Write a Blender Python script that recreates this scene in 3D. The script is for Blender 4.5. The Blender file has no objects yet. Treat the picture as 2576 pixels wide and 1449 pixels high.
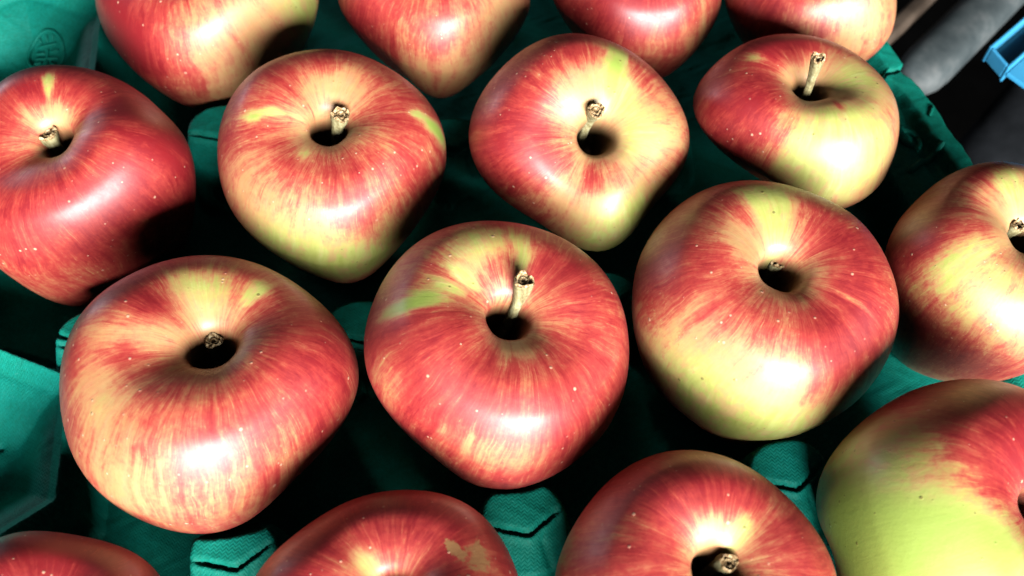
import bpy, math, random
import numpy as np
from mathutils import Vector, Matrix

scene = bpy.context.scene
COL = scene.collection

# ---------------------------------------------------------------- camera
PITCH = math.radians(58)
cam_data = bpy.data.cameras.new('camera')
cam = bpy.data.objects.new('camera', cam_data)
COL.objects.link(cam)
cam.location = (0, 0, 0.29941)
cam.rotation_euler = (math.pi / 2 - PITCH, 0, 0)
cam_data.sensor_width = 36
cam_data.lens = 36 * 2400 / 2576
cam_data.clip_start = 0.01
cam_data.clip_end = 50
cam_data.dof.use_dof = True
cam_data.dof.focus_distance = 0.285
cam_data.dof.aperture_fstop = 13.0
scene.camera = cam

# ---------------------------------------------------------------- light
world = bpy.data.worlds.new('World')
scene.world = world
world.use_nodes = True
world.node_tree.nodes['Background'].inputs[0].default_value = (0.95, 0.95, 1.0, 1)
world.node_tree.nodes['Background'].inputs[1].default_value = 0.018


def area_light(name, direction, dist, sx, sy, watts, color, target=(0.0, 0.16, 0.05)):
    d = Vector(direction).normalized()
    ld = bpy.data.lights.new(name, 'AREA')
    ld.shape = 'ELLIPSE'
    ld.size, ld.size_y, ld.energy, ld.color = sx, sy, watts, color
    o = bpy.data.objects.new(name, ld)
    COL.objects.link(o)
    o.location = Vector(target) + d * dist
    o.rotation_euler = d.to_track_quat('Z', 'Y').to_euler()
    return o


area_light('window_light', (0.26, -0.93, 0.38), 1.6, 1.40, 0.62, 112, (1.0, 0.985, 0.965))
area_light('side_light', (-0.80, 0.60, 0.16), 1.6, 0.25, 0.22, 2.6, (0.85, 0.88, 1.0))

scene.view_settings.view_transform = 'Standard'
scene.view_settings.look = 'None'
scene.view_settings.exposure = 0.0
scene.view_settings.gamma = 1.0
scene.cycles.max_bounces = 6
scene.cycles.diffuse_bounces = 0
scene.cycles.glossy_bounces = 3


# ---------------------------------------------------------------- helpers
def mesh_from(name, verts, faces, mat=None, smooth_shade=True, parent=None):
    me = bpy.data.meshes.new(name)
    verts = np.asarray(verts, dtype=np.float32).reshape(-1, 3)
    if isinstance(faces, np.ndarray):
        n = len(faces)
        me.vertices.add(len(verts))
        me.vertices.foreach_set('co', verts.ravel())
        me.loops.add(n * 4)
        me.loops.foreach_set('vertex_index', faces.astype(np.int32).ravel())
        me.polygons.add(n)
        me.polygons.foreach_set('loop_start', np.arange(0, n * 4, 4, dtype=np.int32))
        me.update(calc_edges=True)
    else:
        me.from_pydata([tuple(map(float, v)) for v in verts], [], faces)
        me.update()
    me.validate()
    me.polygons.foreach_set('use_smooth', [smooth_shade] * len(me.polygons))
    o = bpy.data.objects.new(name, me)
    if mat:
        me.materials.append(mat)
    COL.objects.link(o)
    if parent:
        o.parent = parent
    return o


def tag(o, label=None, cat=None, group=None, kind=None):
    for k, v in (('label', label), ('category', cat), ('group', group), ('kind', kind)):
        if v:
            o[k] = v


def new_mat(name):
    m = bpy.data.materials.new(name)
    m.use_nodes = True
    nt = m.node_tree
    return m, nt, nt.nodes['Principled BSDF']


class NT:
    """tiny wrapper for wiring nodes"""

    def __init__(self, nt):
        self.nt = nt

    def node(self, kind, **kw):
        n = self.nt.nodes.new(kind)
        for k, v in kw.items():
            setattr(n, k, v)
        return n

    def put(self, sock, v):
        if isinstance(v, bpy.types.NodeSocket):
            self.nt.links.new(v, sock)
        else:
            sock.default_value = v

    def math(self, op, a, b=0.0, c=None, clamp=False):
        n = self.node('ShaderNodeMath', operation=op, use_clamp=clamp)
        self.put(n.inputs[0], a)
        self.put(n.inputs[1], b)
        if c is not None:
            self.put(n.inputs[2], c)
        return n.outputs[0]

    def vec(self, op, a, b=None, scale=None):
        n = self.node('ShaderNodeVectorMath', operation=op)
        self.put(n.inputs[0], a)
        if b is not None:
            self.put(n.inputs[1], b)
        if scale is not None:
            self.put(n.inputs['Scale'], scale)
        return n.outputs[0]

    def noise(self, v, scale, detail=3.0, rough=0.55, w=None, dist=0.0):
        n = self.node('ShaderNodeTexNoise', noise_dimensions='4D' if w is not None else '3D')
        self.put(n.inputs['Vector'], v)
        n.inputs['Scale'].default_value = scale
        n.inputs['Detail'].default_value = detail
        n.inputs['Roughness'].default_value = rough
        n.inputs['Distortion'].default_value = dist
        if w is not None:
            self.put(n.inputs['W'], w)
        return n.outputs[0]

    def mix(self, f, a, b):
        n = self.node('ShaderNodeMix', data_type='RGBA')
        self.put(n.inputs[0], f)
        self.put(n.inputs[6], a)
        self.put(n.inputs[7], b)
        return n.outputs[2]

    def ramp(self, f, stops, interp='LINEAR'):
        n = self.node('ShaderNodeValToRGB')
        e = n.color_ramp.elements
        n.color_ramp.interpolation = interp
        while len(e) < len(stops):
            e.new(0.5)
        for i, (p, c) in enumerate(stops):
            e[i].position = p
            e[i].color = c if len(c) == 4 else (*c, 1)
        self.put(n.inputs[0], f)
        return n.outputs[0]

    def step(self, x, lo, hi):
        n = self.node('ShaderNodeMapRange', interpolation_type='SMOOTHSTEP')
        self.put(n.inputs[0], x)
        n.inputs[1].default_value = lo
        n.inputs[2].default_value = hi
        return n.outputs[0]


# ---------------------------------------------------------------- materials
def apple_skin_material():
    m, nt, bs = new_mat('apple_skin')
    N = NT(nt)
    st = N.node('ShaderNodeAttribute', attribute_name='streak').outputs['Vector']   # cos az, sin az, t
    sk = N.node('ShaderNodeAttribute', attribute_name='skin').outputs['Vector']     # blush, green, russet
    ob = N.node('ShaderNodeAttribute', attribute_name='unit').outputs['Vector']     # unit-size apple coordinates
    rnd = N.node('ShaderNodeObjectInfo').outputs['Random']
    w = N.math('MULTIPLY', rnd, 37.0)
    s1, s2 = N.node('ShaderNodeSeparateXYZ'), N.node('ShaderNodeSeparateXYZ')
    nt.links.new(st, s1.inputs[0])
    nt.links.new(sk, s2.inputs[0])
    t = s1.outputs[2]
    blush, green, russet = s2.outputs
    # the azimuth wanders a little so the streaks are not ruled lines
    wob = N.node('ShaderNodeTexNoise', noise_dimensions='4D')
    N.put(wob.inputs['Vector'], ob)
    N.put(wob.inputs['W'], w)
    wob.inputs['Scale'].default_value = 2.2
    wobv = N.vec('SCALE', N.vec('SUBTRACT', wob.outputs['Color'], (0.5, 0.5, 0.5)), scale=0.22)

    def scaled(kaz, kt):
        c = N.vec('MULTIPLY', N.vec('ADD', st, wobv), (kaz, kaz, kt))
        return c
    n1 = N.noise(scaled(4.0, 3.2), 1.0, 3.0, 0.6, w)
    n2 = N.noise(scaled(14.0, 5.5), 1.0, 3.0, 0.62, w, 0.4)
    n3 = N.noise(scaled(48.0, 9.0), 1.0, 3.0, 0.65, w)
    n4 = N.noise(ob, 2.6, 4.0, 0.6, w)
    n5 = N.noise(ob, 26.0, 4.0, 0.7, w)
    n6 = N.noise(scaled(9.0, 13.0), 1.0, 3.0, 0.6, w, 0.8)
    n7 = N.noise(ob, 9.0, 3.0, 0.6, w, 0.6)
    cov = blush
    for n, a in ((n1, 0.55), (n2, 0.52), (n3, 0.34), (n4, 0.50), (n5, 0.34), (n6, 0.42), (n7, 0.26)):
        cov = N.math('ADD', cov, N.math('MULTIPLY', N.math('SUBTRACT', n, 0.5), a))
    n8 = N.noise(scaled(75.0, 7.0), 1.0, 2.0, 0.6, w)
    cov = N.math('SUBTRACT', cov, N.math('MULTIPLY', N.step(n8, 0.55, 0.72), 0.15))
    cov = N.math('ADD', cov, N.math('MULTIPLY', N.step(N.math('SUBTRACT', 1.0, n8), 0.58, 0.74), 0.11))
    ground_y = N.ramp(N.math('ADD', N.math('MULTIPLY', n4, 0.7), N.math('MULTIPLY', n3, 0.4)),
                      [(0.3, (0.52, 0.23, 0.085)), (0.52, (0.59, 0.34, 0.135)), (0.78, (0.65, 0.46, 0.21))])
    ground_g = N.ramp(N.math('ADD', N.math('MULTIPLY', n2, 0.6), N.math('MULTIPLY', n4, 0.5)),
                      [(0.3, (0.36, 0.40, 0.06)), (0.58, (0.52, 0.54, 0.14)), (0.85, (0.66, 0.67, 0.30))])
    gm = N.step(N.math('ADD', green, N.math('MULTIPLY', N.math('SUBTRACT', n2, 0.5), 0.5)), 0.3, 0.8)
    ground = N.mix(gm, ground_y, ground_g)
    ground = N.mix(N.math('MULTIPLY', N.step(N.math('ADD', N.math('MULTIPLY', n6, 0.6), N.math('MULTIPLY', n7, 0.4)), 0.46, 0.62), 0.5), ground, (0.68, 0.31, 0.17, 1))
    ground = N.mix(N.step(N.math('ADD', green, N.math('MULTIPLY', N.math('SUBTRACT', n2, 0.5), 0.4)), 1.0, 1.7), ground, (0.38, 0.51, 0.085, 1))
    red = N.ramp(cov, [(0.38, (0.62, 0.22, 0.095)), (0.60, (0.53, 0.105, 0.058)), (0.80, (0.43, 0.034, 0.028)), (1.02, (0.29, 0.006, 0.012))])
    rm = N.step(cov, 0.14, 0.74)
    col = N.mix(rm, ground, red)
    # russet at the stem and thin russet scars
    rn = N.noise(ob, 9.0, 5.0, 0.7, w, 1.2)
    rus = N.step(N.math('ADD', russet, N.math('MULTIPLY', N.math('SUBTRACT', rn, 0.5), 1.6)), 0.62, 0.80)
    col = N.mix(N.math('MULTIPLY', rus, 0.75), col, (0.42, 0.25, 0.09, 1))
    # lenticels: small pale corky dots, unevenly sized and spread
    vo = N.node('ShaderNodeTexVoronoi', voronoi_dimensions='4D')
    N.put(vo.inputs['Vector'], ob)
    N.put(vo.inputs['W'], w)
    vo.inputs['Scale'].default_value = 17.0
    vcol = N.node('ShaderNodeSeparateColor')
    nt.links.new(vo.outputs['Color'], vcol.inputs[0])
    rad = N.math('MULTIPLY_ADD', vcol.outputs[0], 0.15, 0.09)
    dot = N.math('SUBTRACT', 1.0, N.step(N.math('DIVIDE', vo.outputs['Distance'], rad), 0.55, 1.25))
    dot = N.math('MULTIPLY', dot, N.step(vcol.outputs[1], 0.35, 0.55))
    dotcol = N.mix(N.step(cov, 0.2, 0.5), (0.22, 0.17, 0.04, 1), (0.86, 0.52, 0.34, 1))
    col = N.mix(N.math('MULTIPLY', dot, 0.75), col, dotcol)
    # brown russet cork, darkened with painted shade low in the stem cavity
    pit_shade = N.math('SUBTRACT', 1.0, N.step(t, 0.11, 0.18))
    col = N.mix(N.math('MULTIPLY', pit_shade, 0.9), col, (0.07, 0.04, 0.012, 1))
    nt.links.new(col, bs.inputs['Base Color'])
    bs.inputs['Specular IOR Level'].default_value = 0.7
    rough = N.math('MULTIPLY_ADD', n5, 0.24, 0.46)
    nt.links.new(rough, bs.inputs['Roughness'])
    bs.inputs['Coat Weight'].default_value = 0.65
    bs.inputs['Coat IOR'].default_value = 1.6
    N.put(bs.inputs['Coat Roughness'], N.math('MULTIPLY_ADD', n7, 0.34, 0.24))
    bs.inputs['Subsurface Weight'].default_value = 0.0
    bump = N.node('ShaderNodeBump')
    bump.inputs['Strength'].default_value = 0.35
    bump.inputs['Distance'].default_value = 0.0006
    hgt = N.math('ADD', N.math('MULTIPLY', dot, 0.5), N.math('ADD', N.math('MULTIPLY', n5, 0.35), N.math('MULTIPLY', n2, 0.35)))
    nt.links.new(hgt, bump.inputs['Height'])
    nt.links.new(bump.outputs[0], bs.inputs['Normal'])
    return m


def stem_material():
    m, nt, bs = new_mat('woody_stem')
    N = NT(nt)
    co = N.node('ShaderNodeTexCoord').outputs['Object']
    n = N.noise(co, 700, 4, 0.65)
    n2 = N.noise(N.vec('MULTIPLY', co, (900, 900, 150)), 1.0, 3, 0.6)
    f = N.math('ADD', N.math('MULTIPLY', n, 0.5), N.math('MULTIPLY', n2, 0.5))
    nt.links.new(N.ramp(f, [(0.32, (0.13, 0.085, 0.035)), (0.5, (0.33, 0.29, 0.14)), (0.7, (0.52, 0.50, 0.30))]), bs.inputs['Base Color'])
    bs.inputs['Roughness'].default_value = 0.6
    b = N.node('ShaderNodeBump')
    b.inputs['Strength'].default_value = 0.6
    b.inputs['Distance'].default_value = 0.0004
    nt.links.new(f, b.inputs['Height'])
    nt.links.new(b.outputs[0], bs.inputs['Normal'])
    return m


def cut_material():
    m, nt, bs = new_mat('stem_cut')
    N = NT(nt)
    co = N.node('ShaderNodeTexCoord').outputs['Object']
    n = N.noise(co, 1100, 4, 0.7)
    nt.links.new(N.ramp(n, [(0.38, (0.07, 0.035, 0.012)), (0.5, (0.36, 0.22, 0.09)), (0.65, (0.74, 0.60, 0.36))]), bs.inputs['Base Color'])
    bs.inputs['Roughness'].default_value = 0.7
    return m


def tray_material():
    m, nt, bs = new_mat('moulded_pulp')
    N = NT(nt)
    co = N.node('ShaderNodeTexCoord').outputs['Object']
    big = N.noise(co, 28, 4, 0.6)
    fine = N.noise(co, 900, 3, 0.7)
    f = N.math('ADD', N.math('MULTIPLY', big, 0.6), N.math('MULTIPLY', fine, 0.4))
    tc = N.ramp(f, [(0.3, (0.003, 0.20, 0.13)), (0.5, (0.004, 0.32, 0.235)), (0.72, (0.006, 0.46, 0.38))])
    fleck = N.step(N.noise(N.vec('MULTIPLY', co, (500, 1500, 500)), 1.0, 3, 0.7), 0.64, 0.72)
    tc = N.mix(N.math('MULTIPLY', fleck, 0.35), tc, (0.10, 0.52, 0.44, 1))
    scuff = N.step(N.noise(co, 75, 5, 0.7, dist=1.5), 0.60, 0.75)
    tc = N.mix(N.math('MULTIPLY', scuff, 0.4), tc, (0.01, 0.12, 0.085, 1))
    nt.links.new(tc, bs.inputs['Base Color'])
    bs.inputs['Roughness'].default_value = 0.62
    bs.inputs['Specular IOR Level'].default_value = 0.3
    # imprint of the forming mesh: zigzag weave about 0.9 mm apart
    sep = N.node('ShaderNodeSeparateXYZ')
    nt.links.new(co, sep.inputs[0])
    zig = N.math('PINGPONG', N.math('MULTIPLY', sep.outputs[0], 1.0), 0.0009)
    wv = N.math('SINE', N.math('MULTIPLY', N.math('ADD', sep.outputs[1], zig), 2 * math.pi / 0.0011))
    hgt = N.math('ADD', N.math('MULTIPLY', wv, 0.5), N.math('MULTIPLY', fine, 1.4))
    b = N.node('ShaderNodeBump')
    b.inputs['Strength'].default_value = 0.5
    b.inputs['Distance'].default_value = 0.00012
    nt.links.new(hgt, b.inputs['Height'])
    nt.links.new(b.outputs[0], bs.inputs['Normal'])
    return m


def plain_noise_material(name, stops, scale, rough=0.6, spec=0.4, stretch=(1, 1, 1)):
    m, nt, bs = new_mat(name)
    N = NT(nt)
    co = N.vec('MULTIPLY', N.node('ShaderNodeTexCoord').outputs['Object'], stretch)
    n = N.noise(co, scale, 5, 0.62)
    nt.links.new(N.ramp(n, stops), bs.inputs['Base Color'])
    bs.inputs['Roughness'].default_value = rough
    bs.inputs['Specular IOR Level'].default_value = spec
    return m


SKIN, STEM, CUT, PULP = apple_skin_material(), stem_material(), cut_material(), tray_material()

# ---- geometry shared by every apple -------------------------------------------------
PROFILE = np.array([
    (0.000, -0.160), (0.075, -0.140), (0.118, -0.010), (0.136, 0.200), (0.153, 0.420), (0.190, 0.520), (0.268, 0.578),
    (0.355, 0.612), (0.450, 0.630), (0.560, 0.632), (0.670, 0.598), (0.780, 0.530), (0.880, 0.400),
    (0.955, 0.235), (0.995, 0.060), (0.998, -0.120), (0.965, -0.300), (0.905, -0.470), (0.820, -0.620),
    (0.715, -0.745), (0.600, -0.840), (0.480, -0.900), (0.370, -0.920), (0.270, -0.900), (0.180, -0.850),
    (0.090, -0.790), (0.000, -0.770)])


def catmull(points, n):
    p = np.vstack([2 * points[0] - points[1], points, 2 * points[-1] - points[-2]])
    seg = np.linspace(0, len(points) - 1, n)
    i = np.minimum(seg.astype(int), len(points) - 2)
    u = (seg - i)[:, None]
    a, b, c, d = p[i], p[i + 1], p[i + 2], p[i + 3]
    return 0.5 * (2 * b + (c - a) * u + (2 * a - 5 * b + 4 * c - d) * u ** 2 + (3 * b - a - 3 * c + d) * u ** 3)


def smooth(e0, e1, x):
    u = np.clip((x - e0) / (e1 - e0), 0, 1)
    return u * u * (3 - 2 * u)


def ang(a, b):
    return (a - b + np.pi) % (2 * np.pi) - np.pi


def apple_points(prm, n_az=168, n_t=110):
    """Unit-radius apple, stem along +z; returns points [n_t, n_az, 3], az, t."""
    rng = np.random.RandomState(prm['seed'])
    prof = catmull(PROFILE, n_t)
    t = np.linspace(0, 1, n_t)
    az = np.linspace(0, 2 * np.pi, n_az, endpoint=False)
    A, T = np.meshgrid(az, t)
    rho = np.repeat(prof[:, :1], n_az, 1).copy()
    z = np.repeat(prof[:, 1:], n_az, 1).copy()
    low = np.clip((-z - 0.0) / 0.95, 0, 1.25) ** 1.15
    # taper towards the calyx, tall or squat body
    rho *= 1 - prm.get('taper', 0.1) * low
    z = np.where(z < 0, z * prm.get('low', 1.0), z * prm.get('high', 1.0))
    # width of the stem cavity
    cav = prm.get('cav', 1.0)
    rho = rho * (1 + (cav - 1) * (1 - smooth(0.02, 0.30, T)))
    # five soft lobes, stronger towards both ends
    ph = rng.uniform(0, 6.28, 6)
    out = smooth(0.12, 0.35, T)
    lob = prm.get('lobes', 0.02)
    rho *= 1 + out * lob * (0.35 + 1.0 * low + 0.35 * smooth(0.2, 0.6, z)) * np.cos(5 * A + ph[0] + 0.5 * np.sin(A + ph[1]))
    rho *= 1 + out * 0.018 * np.cos(2 * A + ph[2]) + out * 0.012 * np.cos(3 * A + ph[3] + 2 * T)
    # uneven shoulders: the rim round the stem is higher on one side
    up = smooth(-0.1, 0.55, z) * smooth(0.05, 0.3, T)
    z += up * (prm.get('tilt', 0.05) * np.cos(A - prm.get('tilt_az', 0.0)) + 0.022 * np.cos(2 * A + ph[4]) + 0.014 * np.cos(4 * A + ph[5]))
    x, y = rho * np.cos(A), rho * np.sin(A)
    sk = prm.get('skew', (0.0, 0.0))
    x += sk[0] * smooth(-0.1, 1.0, -z)
    y += sk[1] * smooth(-0.1, 1.0, -z)
    # cavity mouth not quite round nor quite centred
    m = 1 - smooth(0.05, 0.34, T)
    x += m * 0.05 * np.cos(ph[1])
    y += m * 0.05 * np.sin(ph[1])
    P = np.stack([x, y, z], -1)
    for (baz, bt, amp, waz, wt) in prm.get('bumps', []):
        w = np.exp(-(ang(A, baz) / waz) ** 2 - ((T - bt) / wt) ** 2)
        P = P * (1 + amp * w)[..., None]
    return P, A, T


def frame_of(axis):
    a = np.array(axis, float)
    a /= np.linalg.norm(a)
    X = np.array([1.0, 0, 0]) - a * a[0]
    X /= np.linalg.norm(X)
    return np.stack([X, np.cross(a, X), a], 1)      # columns: local x, y, z


APPLES = [{'co': [-0.11799, 0.29123, 0.045],
  'r': 0.04324,
  'axis': [0.0, -0.1483, 0.9889],
  'shape': {'taper': 0.36,
            'skew': (0.05, -0.22),
            'low': 1.08,
            'seed': 11,
            'bumps': [(3.299, 0.494, 0.0245, 0.55, 0.22), (6.231, 0.573, 0.0245, 0.55, 0.22), (6.074, 0.618, 0.0149, 0.55, 0.22), (6.021, 0.652, -0.0445, 0.55, 0.22),
                      (5.603, 0.708, -0.0716, 0.55, 0.22), (4.974, 0.719, -0.0584, 0.55, 0.22), (4.608, 0.685, -0.06, 0.55, 0.22), (4.294, 0.652, 0.0872, 0.55, 0.22),
                      (4.136, 0.584, -0.0205, 0.55, 0.22), (3.927, 0.551, -0.0902, 0.55, 0.22), (3.613, 0.528, -0.0094, 0.55, 0.22)]},
  'feats': [('red', 3.927, 0.477, 0.524, 0.12, 0.4), ('pale', 5.498, 0.468, 0.785, 0.12, 0.25), ('green', 6.059, 0.514, 0.279, 0.1, 0.5),
            ('pale', 4.937, 0.587, 0.873, 0.08, 0.25), ('red', 4.451, 0.56, 0.349, 0.1, 0.2)],
  'base': 0.68,
  'green': 0.3,
  'label': 'large pink and yellow apple cut by the top edge, beside the empty corner cup'},
 {'co': [-0.03009, 0.2922, 0.045],
  'r': 0.03712,
  'axis': [0.099, -0.099, 0.9901],
  'shape': {'taper': 0.42,
            'skew': (0.05, -0.25),
            'low': 1.12,
            'seed': 12,
            'bumps': [(3.299, 0.551, -0.0107, 0.55, 0.22), (6.231, 0.539, 0.0284, 0.55, 0.22), (6.021, 0.562, 0.0051, 0.55, 0.22), (5.76, 0.596, -0.072, 0.55, 0.22),
                      (5.393, 0.674, -0.028, 0.55, 0.22), (5.184, 0.719, -0.004, 0.55, 0.22), (4.817, 0.73, -0.0217, 0.55, 0.22), (4.346, 0.697, -0.0303, 0.55, 0.22),
                      (3.875, 0.685, -0.0586, 0.55, 0.22), (3.822, 0.629, -0.1362, 0.55, 0.22), (3.613, 0.573, 0.11, 0.55, 0.22)]},
  'feats': [('red', 3.74, 0.532, 0.524, 0.15, 0.3), ('pale', 4.787, 0.578, 0.698, 0.1, 0.25), ('pale', 5.647, 0.495, 0.524, 0.12, 0.35)],
  'base': 0.68,
  'green': 0.3,
  'label': 'orange red apple cut by the top edge, second from the left in the back row'},
 {'co': [0.04753, 0.29403, 0.045],
  'r': 0.03354,
  'axis': [0.099, -0.099, 0.9901],
  'shape': {'taper': 0.46,
            'skew': (0.08, -0.25),
            'low': 1.12,
            'seed': 13,
            'bumps': [(3.403, 0.562, 0.0784, 0.55, 0.22), (6.074, 0.528, 0.0543, 0.55, 0.22), (5.969, 0.551, -0.03, 0.55, 0.22), (5.76, 0.551, -0.0717, 0.55, 0.22),
                      (5.445, 0.629, 0.11, 0.55, 0.22), (5.341, 0.697, -0.0274, 0.55, 0.22), (4.817, 0.742, -0.15, 0.55, 0.22), (3.979, 0.685, -0.15, 0.55, 0.22),
                      (3.613, 0.596, -0.15, 0.55, 0.22), (3.456, 0.573, 0.017, 0.55, 0.22)]},
  'feats': [('red', 4.525, 0.394, 0.873, 0.1, 0.25), ('red', 3.777, 0.55, 0.524, 0.15, 0.2), ('pale', 4.825, 0.505, 0.209, 0.06, 0.2),
            ('pale', 5.46, 0.486, 0.349, 0.1, 0.2)],
  'base': 0.74,
  'green': 0.3,
  'label': 'crimson streaked apple cut by the top edge, third in the back row'},
 {'co': [0.1157, 0.29782, 0.045],
  'r': 0.03246,
  'axis': [0.0, -0.0995, 0.995],
  'shape': {'taper': 0.3,
            'skew': (0, -0.15),
            'low': 1.05,
            'seed': 14,
            'bumps': [(5.969, 0.528, -0.0926, 0.55, 0.22), (5.864, 0.551, -0.0158, 0.55, 0.22), (5.603, 0.584, 0.11, 0.55, 0.22), (5.498, 0.607, 0.11, 0.55, 0.22)]},
  'feats': [('red', 3.815, 0.532, 0.436, 0.15, 0.3), ('pale', 5.199, 0.486, 0.524, 0.15, 0.15)],
  'base': 0.62,
  'green': 0.3,
  'label': 'pale pink apple cut by the top edge, at the right end of the back row'},
 {'co': [-0.14442, 0.20459, 0.045],
  'r': 0.03728,
  'axis': [-0.1415, -0.1233, 0.9822],
  'shape': {'tilt': 0.0,
            'taper': 0.26,
            'skew': (-0.05, -0.2),
            'low': 1.55,
            'cav': 0.9,
            'seed': 21,
            'bumps': [(2.356, 0.416, 0.11, 0.55, 0.22), (1.833, 0.427, 0.0604, 0.55, 0.22), (1.414, 0.449, -0.0499, 0.55, 0.22), (1.152, 0.494, -0.0079, 0.55, 0.22),
                      (0.995, 0.517, 0.0134, 0.55, 0.22), (0.785, 0.539, -0.1099, 0.55, 0.22), (0.367, 0.562, -0.0559, 0.55, 0.22), (0.157, 0.618, 0.11, 0.55, 0.22),
                      (0.052, 0.674, 0.0185, 0.55, 0.22), (6.074, 0.742, -0.15, 0.55, 0.22), (5.55, 0.753, -0.15, 0.55, 0.22), (4.869, 0.708, -0.15, 0.55, 0.22),
                      (4.503, 0.652, -0.0014, 0.55, 0.22), (4.084, 0.64, 0.11, 0.55, 0.22)]},
  'feats': [('green', 1.72, 0.33, 0.079, 0.05, 0.9), ('pale', 1.459, 0.22, 0.419, 0.05, 0.45), ('pale', 2.394, 0.22, 0.244, 0.05, 0.3),
            ('pale', 4.077, 0.596, 1.047, 0.08, 0.25), ('pale', 5.947, 0.376, 0.349, 0.05, 0.15), ('red', 0.224, 0.486, 0.698, 0.1, 0.15)],
  'base': 0.88,
  'green': 0.3,
  'label': 'deep red apple at the left edge with one narrow yellow streak above its stem',
  'stem': [-0.101, 0.12, 0.5],
  'stem_r': 0.085},
 {'co': [-0.06136, 0.21107, 0.045],
  'r': 0.03925,
  'axis': [0.1658, -0.1419, 0.9759],
  'shape': {'taper': 0.42,
            'skew': (0.1, -0.25),
            'low': 1.245,
            'seed': 22,
            'bumps': [(3.246, 0.539, -0.0199, 0.55, 0.22), (2.985, 0.506, 0.039, 0.55, 0.22), (2.67, 0.483, 0.0259, 0.55, 0.22), (2.356, 0.461, -0.0275, 0.55, 0.22),
                      (2.147, 0.449, -0.0091, 0.55, 0.22), (1.728, 0.449, 0.0181, 0.55, 0.22), (1.204, 0.449, -0.0129, 0.55, 0.22), (0.942, 0.449, -0.0499, 0.55, 0.22),
                      (0.628, 0.483, 0.0294, 0.55, 0.22), (0.209, 0.517, 0.02, 0.55, 0.22), (6.231, 0.551, 0.0432, 0.55, 0.22), (6.021, 0.551, -0.0932, 0.55, 0.22),
                      (5.812, 0.596, 0.0049, 0.55, 0.22), (5.498, 0.652, -0.0745, 0.55, 0.22), (5.079, 0.685, 0.0831, 0.55, 0.22), (4.765, 0.685, -0.0353, 0.55, 0.22),
                      (4.346, 0.663, -0.0444, 0.55, 0.22), (4.136, 0.607, 0.0069, 0.55, 0.22), (3.875, 0.562, 0.0412, 0.55, 0.22), (3.613, 0.551, -0.0413, 0.55, 0.22)]},
  'feats': [('green', 3.142, 0.376, 0.07, 0.03, 0.7), ('lime', 3.142, 0.367, 0.07, 0.04, 0.5), ('green', 3.067, 0.321, 0.07, 0.035, 0.7),
            ('green', 3.029, 0.239, 0.07, 0.03, 0.4), ('green', 0.187, 0.394, 0.07, 0.03, 0.6), ('green', 0.112, 0.45, 0.07, 0.04, 0.9),
            ('lime', 0.112, 0.45, 0.07, 0.05, 0.8), ('green', 0.112, 0.486, 0.07, 0.03, 0.5), ('green', 4.151, 0.275, 0.14, 0.03, 0.35),
            ('pale', 1.533, 0.275, 0.628, 0.055, 0.5), ('green', 4.899, 0.56, 0.593, 0.075, 0.75), ('green', 4.376, 0.523, 0.384, 0.06, 0.3),
            ('pale', 3.927, 0.45, 0.524, 0.1, 0.3), ('pale', 3.74, 0.229, 0.349, 0.04, 0.25)],
  'base': 0.73,
  'green': 0.3,
  'label': 'red apple with a green bottom and two lime streaks on its shoulders',
  'stem': [0.059, 0.073, 0.6],
  'stem_r': 0.07},
 {'co': [0.02369, 0.21673, 0.045],
  'r': 0.03855,
  'axis': [0.1452, -0.4708, 0.8702],
  'shape': {'taper': 0.5,
            'skew': (0.22, -0.12),
            'low': 1.042,
            'seed': 23,
            'bumps': [(3.194, 0.551, 0.0695, 0.55, 0.22), (2.88, 0.551, -0.0175, 0.55, 0.22), (2.618, 0.539, 0.012, 0.55, 0.22), (2.199, 0.528, 0.0151, 0.55, 0.22),
                      (1.833, 0.517, 0.0213, 0.55, 0.22), (1.571, 0.506, 0.0006, 0.55, 0.22), (1.309, 0.494, -0.032, 0.55, 0.22), (0.89, 0.483, 0.0028, 0.55, 0.22),
                      (0.628, 0.483, -0.061, 0.55, 0.22), (0.314, 0.483, -0.0488, 0.55, 0.22), (0.052, 0.494, 0.0873, 0.55, 0.22), (5.917, 0.506, -0.0212, 0.55, 0.22),
                      (5.603, 0.528, -0.0907, 0.55, 0.22), (5.393, 0.551, -0.1192, 0.55, 0.22), (5.079, 0.551, 0.11, 0.55, 0.22), (4.712, 0.551, 0.0226, 0.55, 0.22),
                      (4.398, 0.551, -0.15, 0.55, 0.22), (4.084, 0.551, -0.0849, 0.55, 0.22), (3.718, 0.551, -0.0469, 0.55, 0.22), (3.403, 0.551, -0.0579, 0.55, 0.22)]},
  'feats': [('green', 1.272, 0.349, 0.14, 0.09, 0.95), ('lime', 1.272, 0.349, 0.14, 0.09, 0.6), ('green', 1.122, 0.275, 0.384, 0.06, 0.7),
            ('pale', 1.795, 0.266, 0.593, 0.08, 0.25), ('red', 4.638, 0.294, 0.209, 0.06, 0.3), ('red', 3.852, 0.266, 0.436, 0.06, 0.12),
            ('green', 6.208, 0.257, 0.873, 0.05, 0.28), ('green', 0.0, 0.312, 0.611, 0.1, 0.3), ('green', 5.049, 0.468, 0.454, 0.11, 0.7),
            ('pale', 4.451, 0.367, 0.524, 0.1, 0.25), ('red', 3.142, 0.422, 0.785, 0.16, 0.3), ('russet', 6.208, 0.385, 0.157, 0.02, 0.5),
            ('red', 1.945, 0.404, 0.436, 0.05, 0.2)],
  'base': 0.62,
  'green': 0.3,
  'label': 'apple red on the left, yellow green on the right, pale green streak behind its stem',
  'stem': [-0.01, 0.165, 0.66],
  'stem_r': 0.065,
  'root': 0.1},
 {'co': [0.09838, 0.2259, 0.045],
  'r': 0.03536,
  'axis': [0.1491, 0.0892, 0.9848],
  'shape': {'taper': 0.36,
            'skew': (0.3, -0.12),
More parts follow.
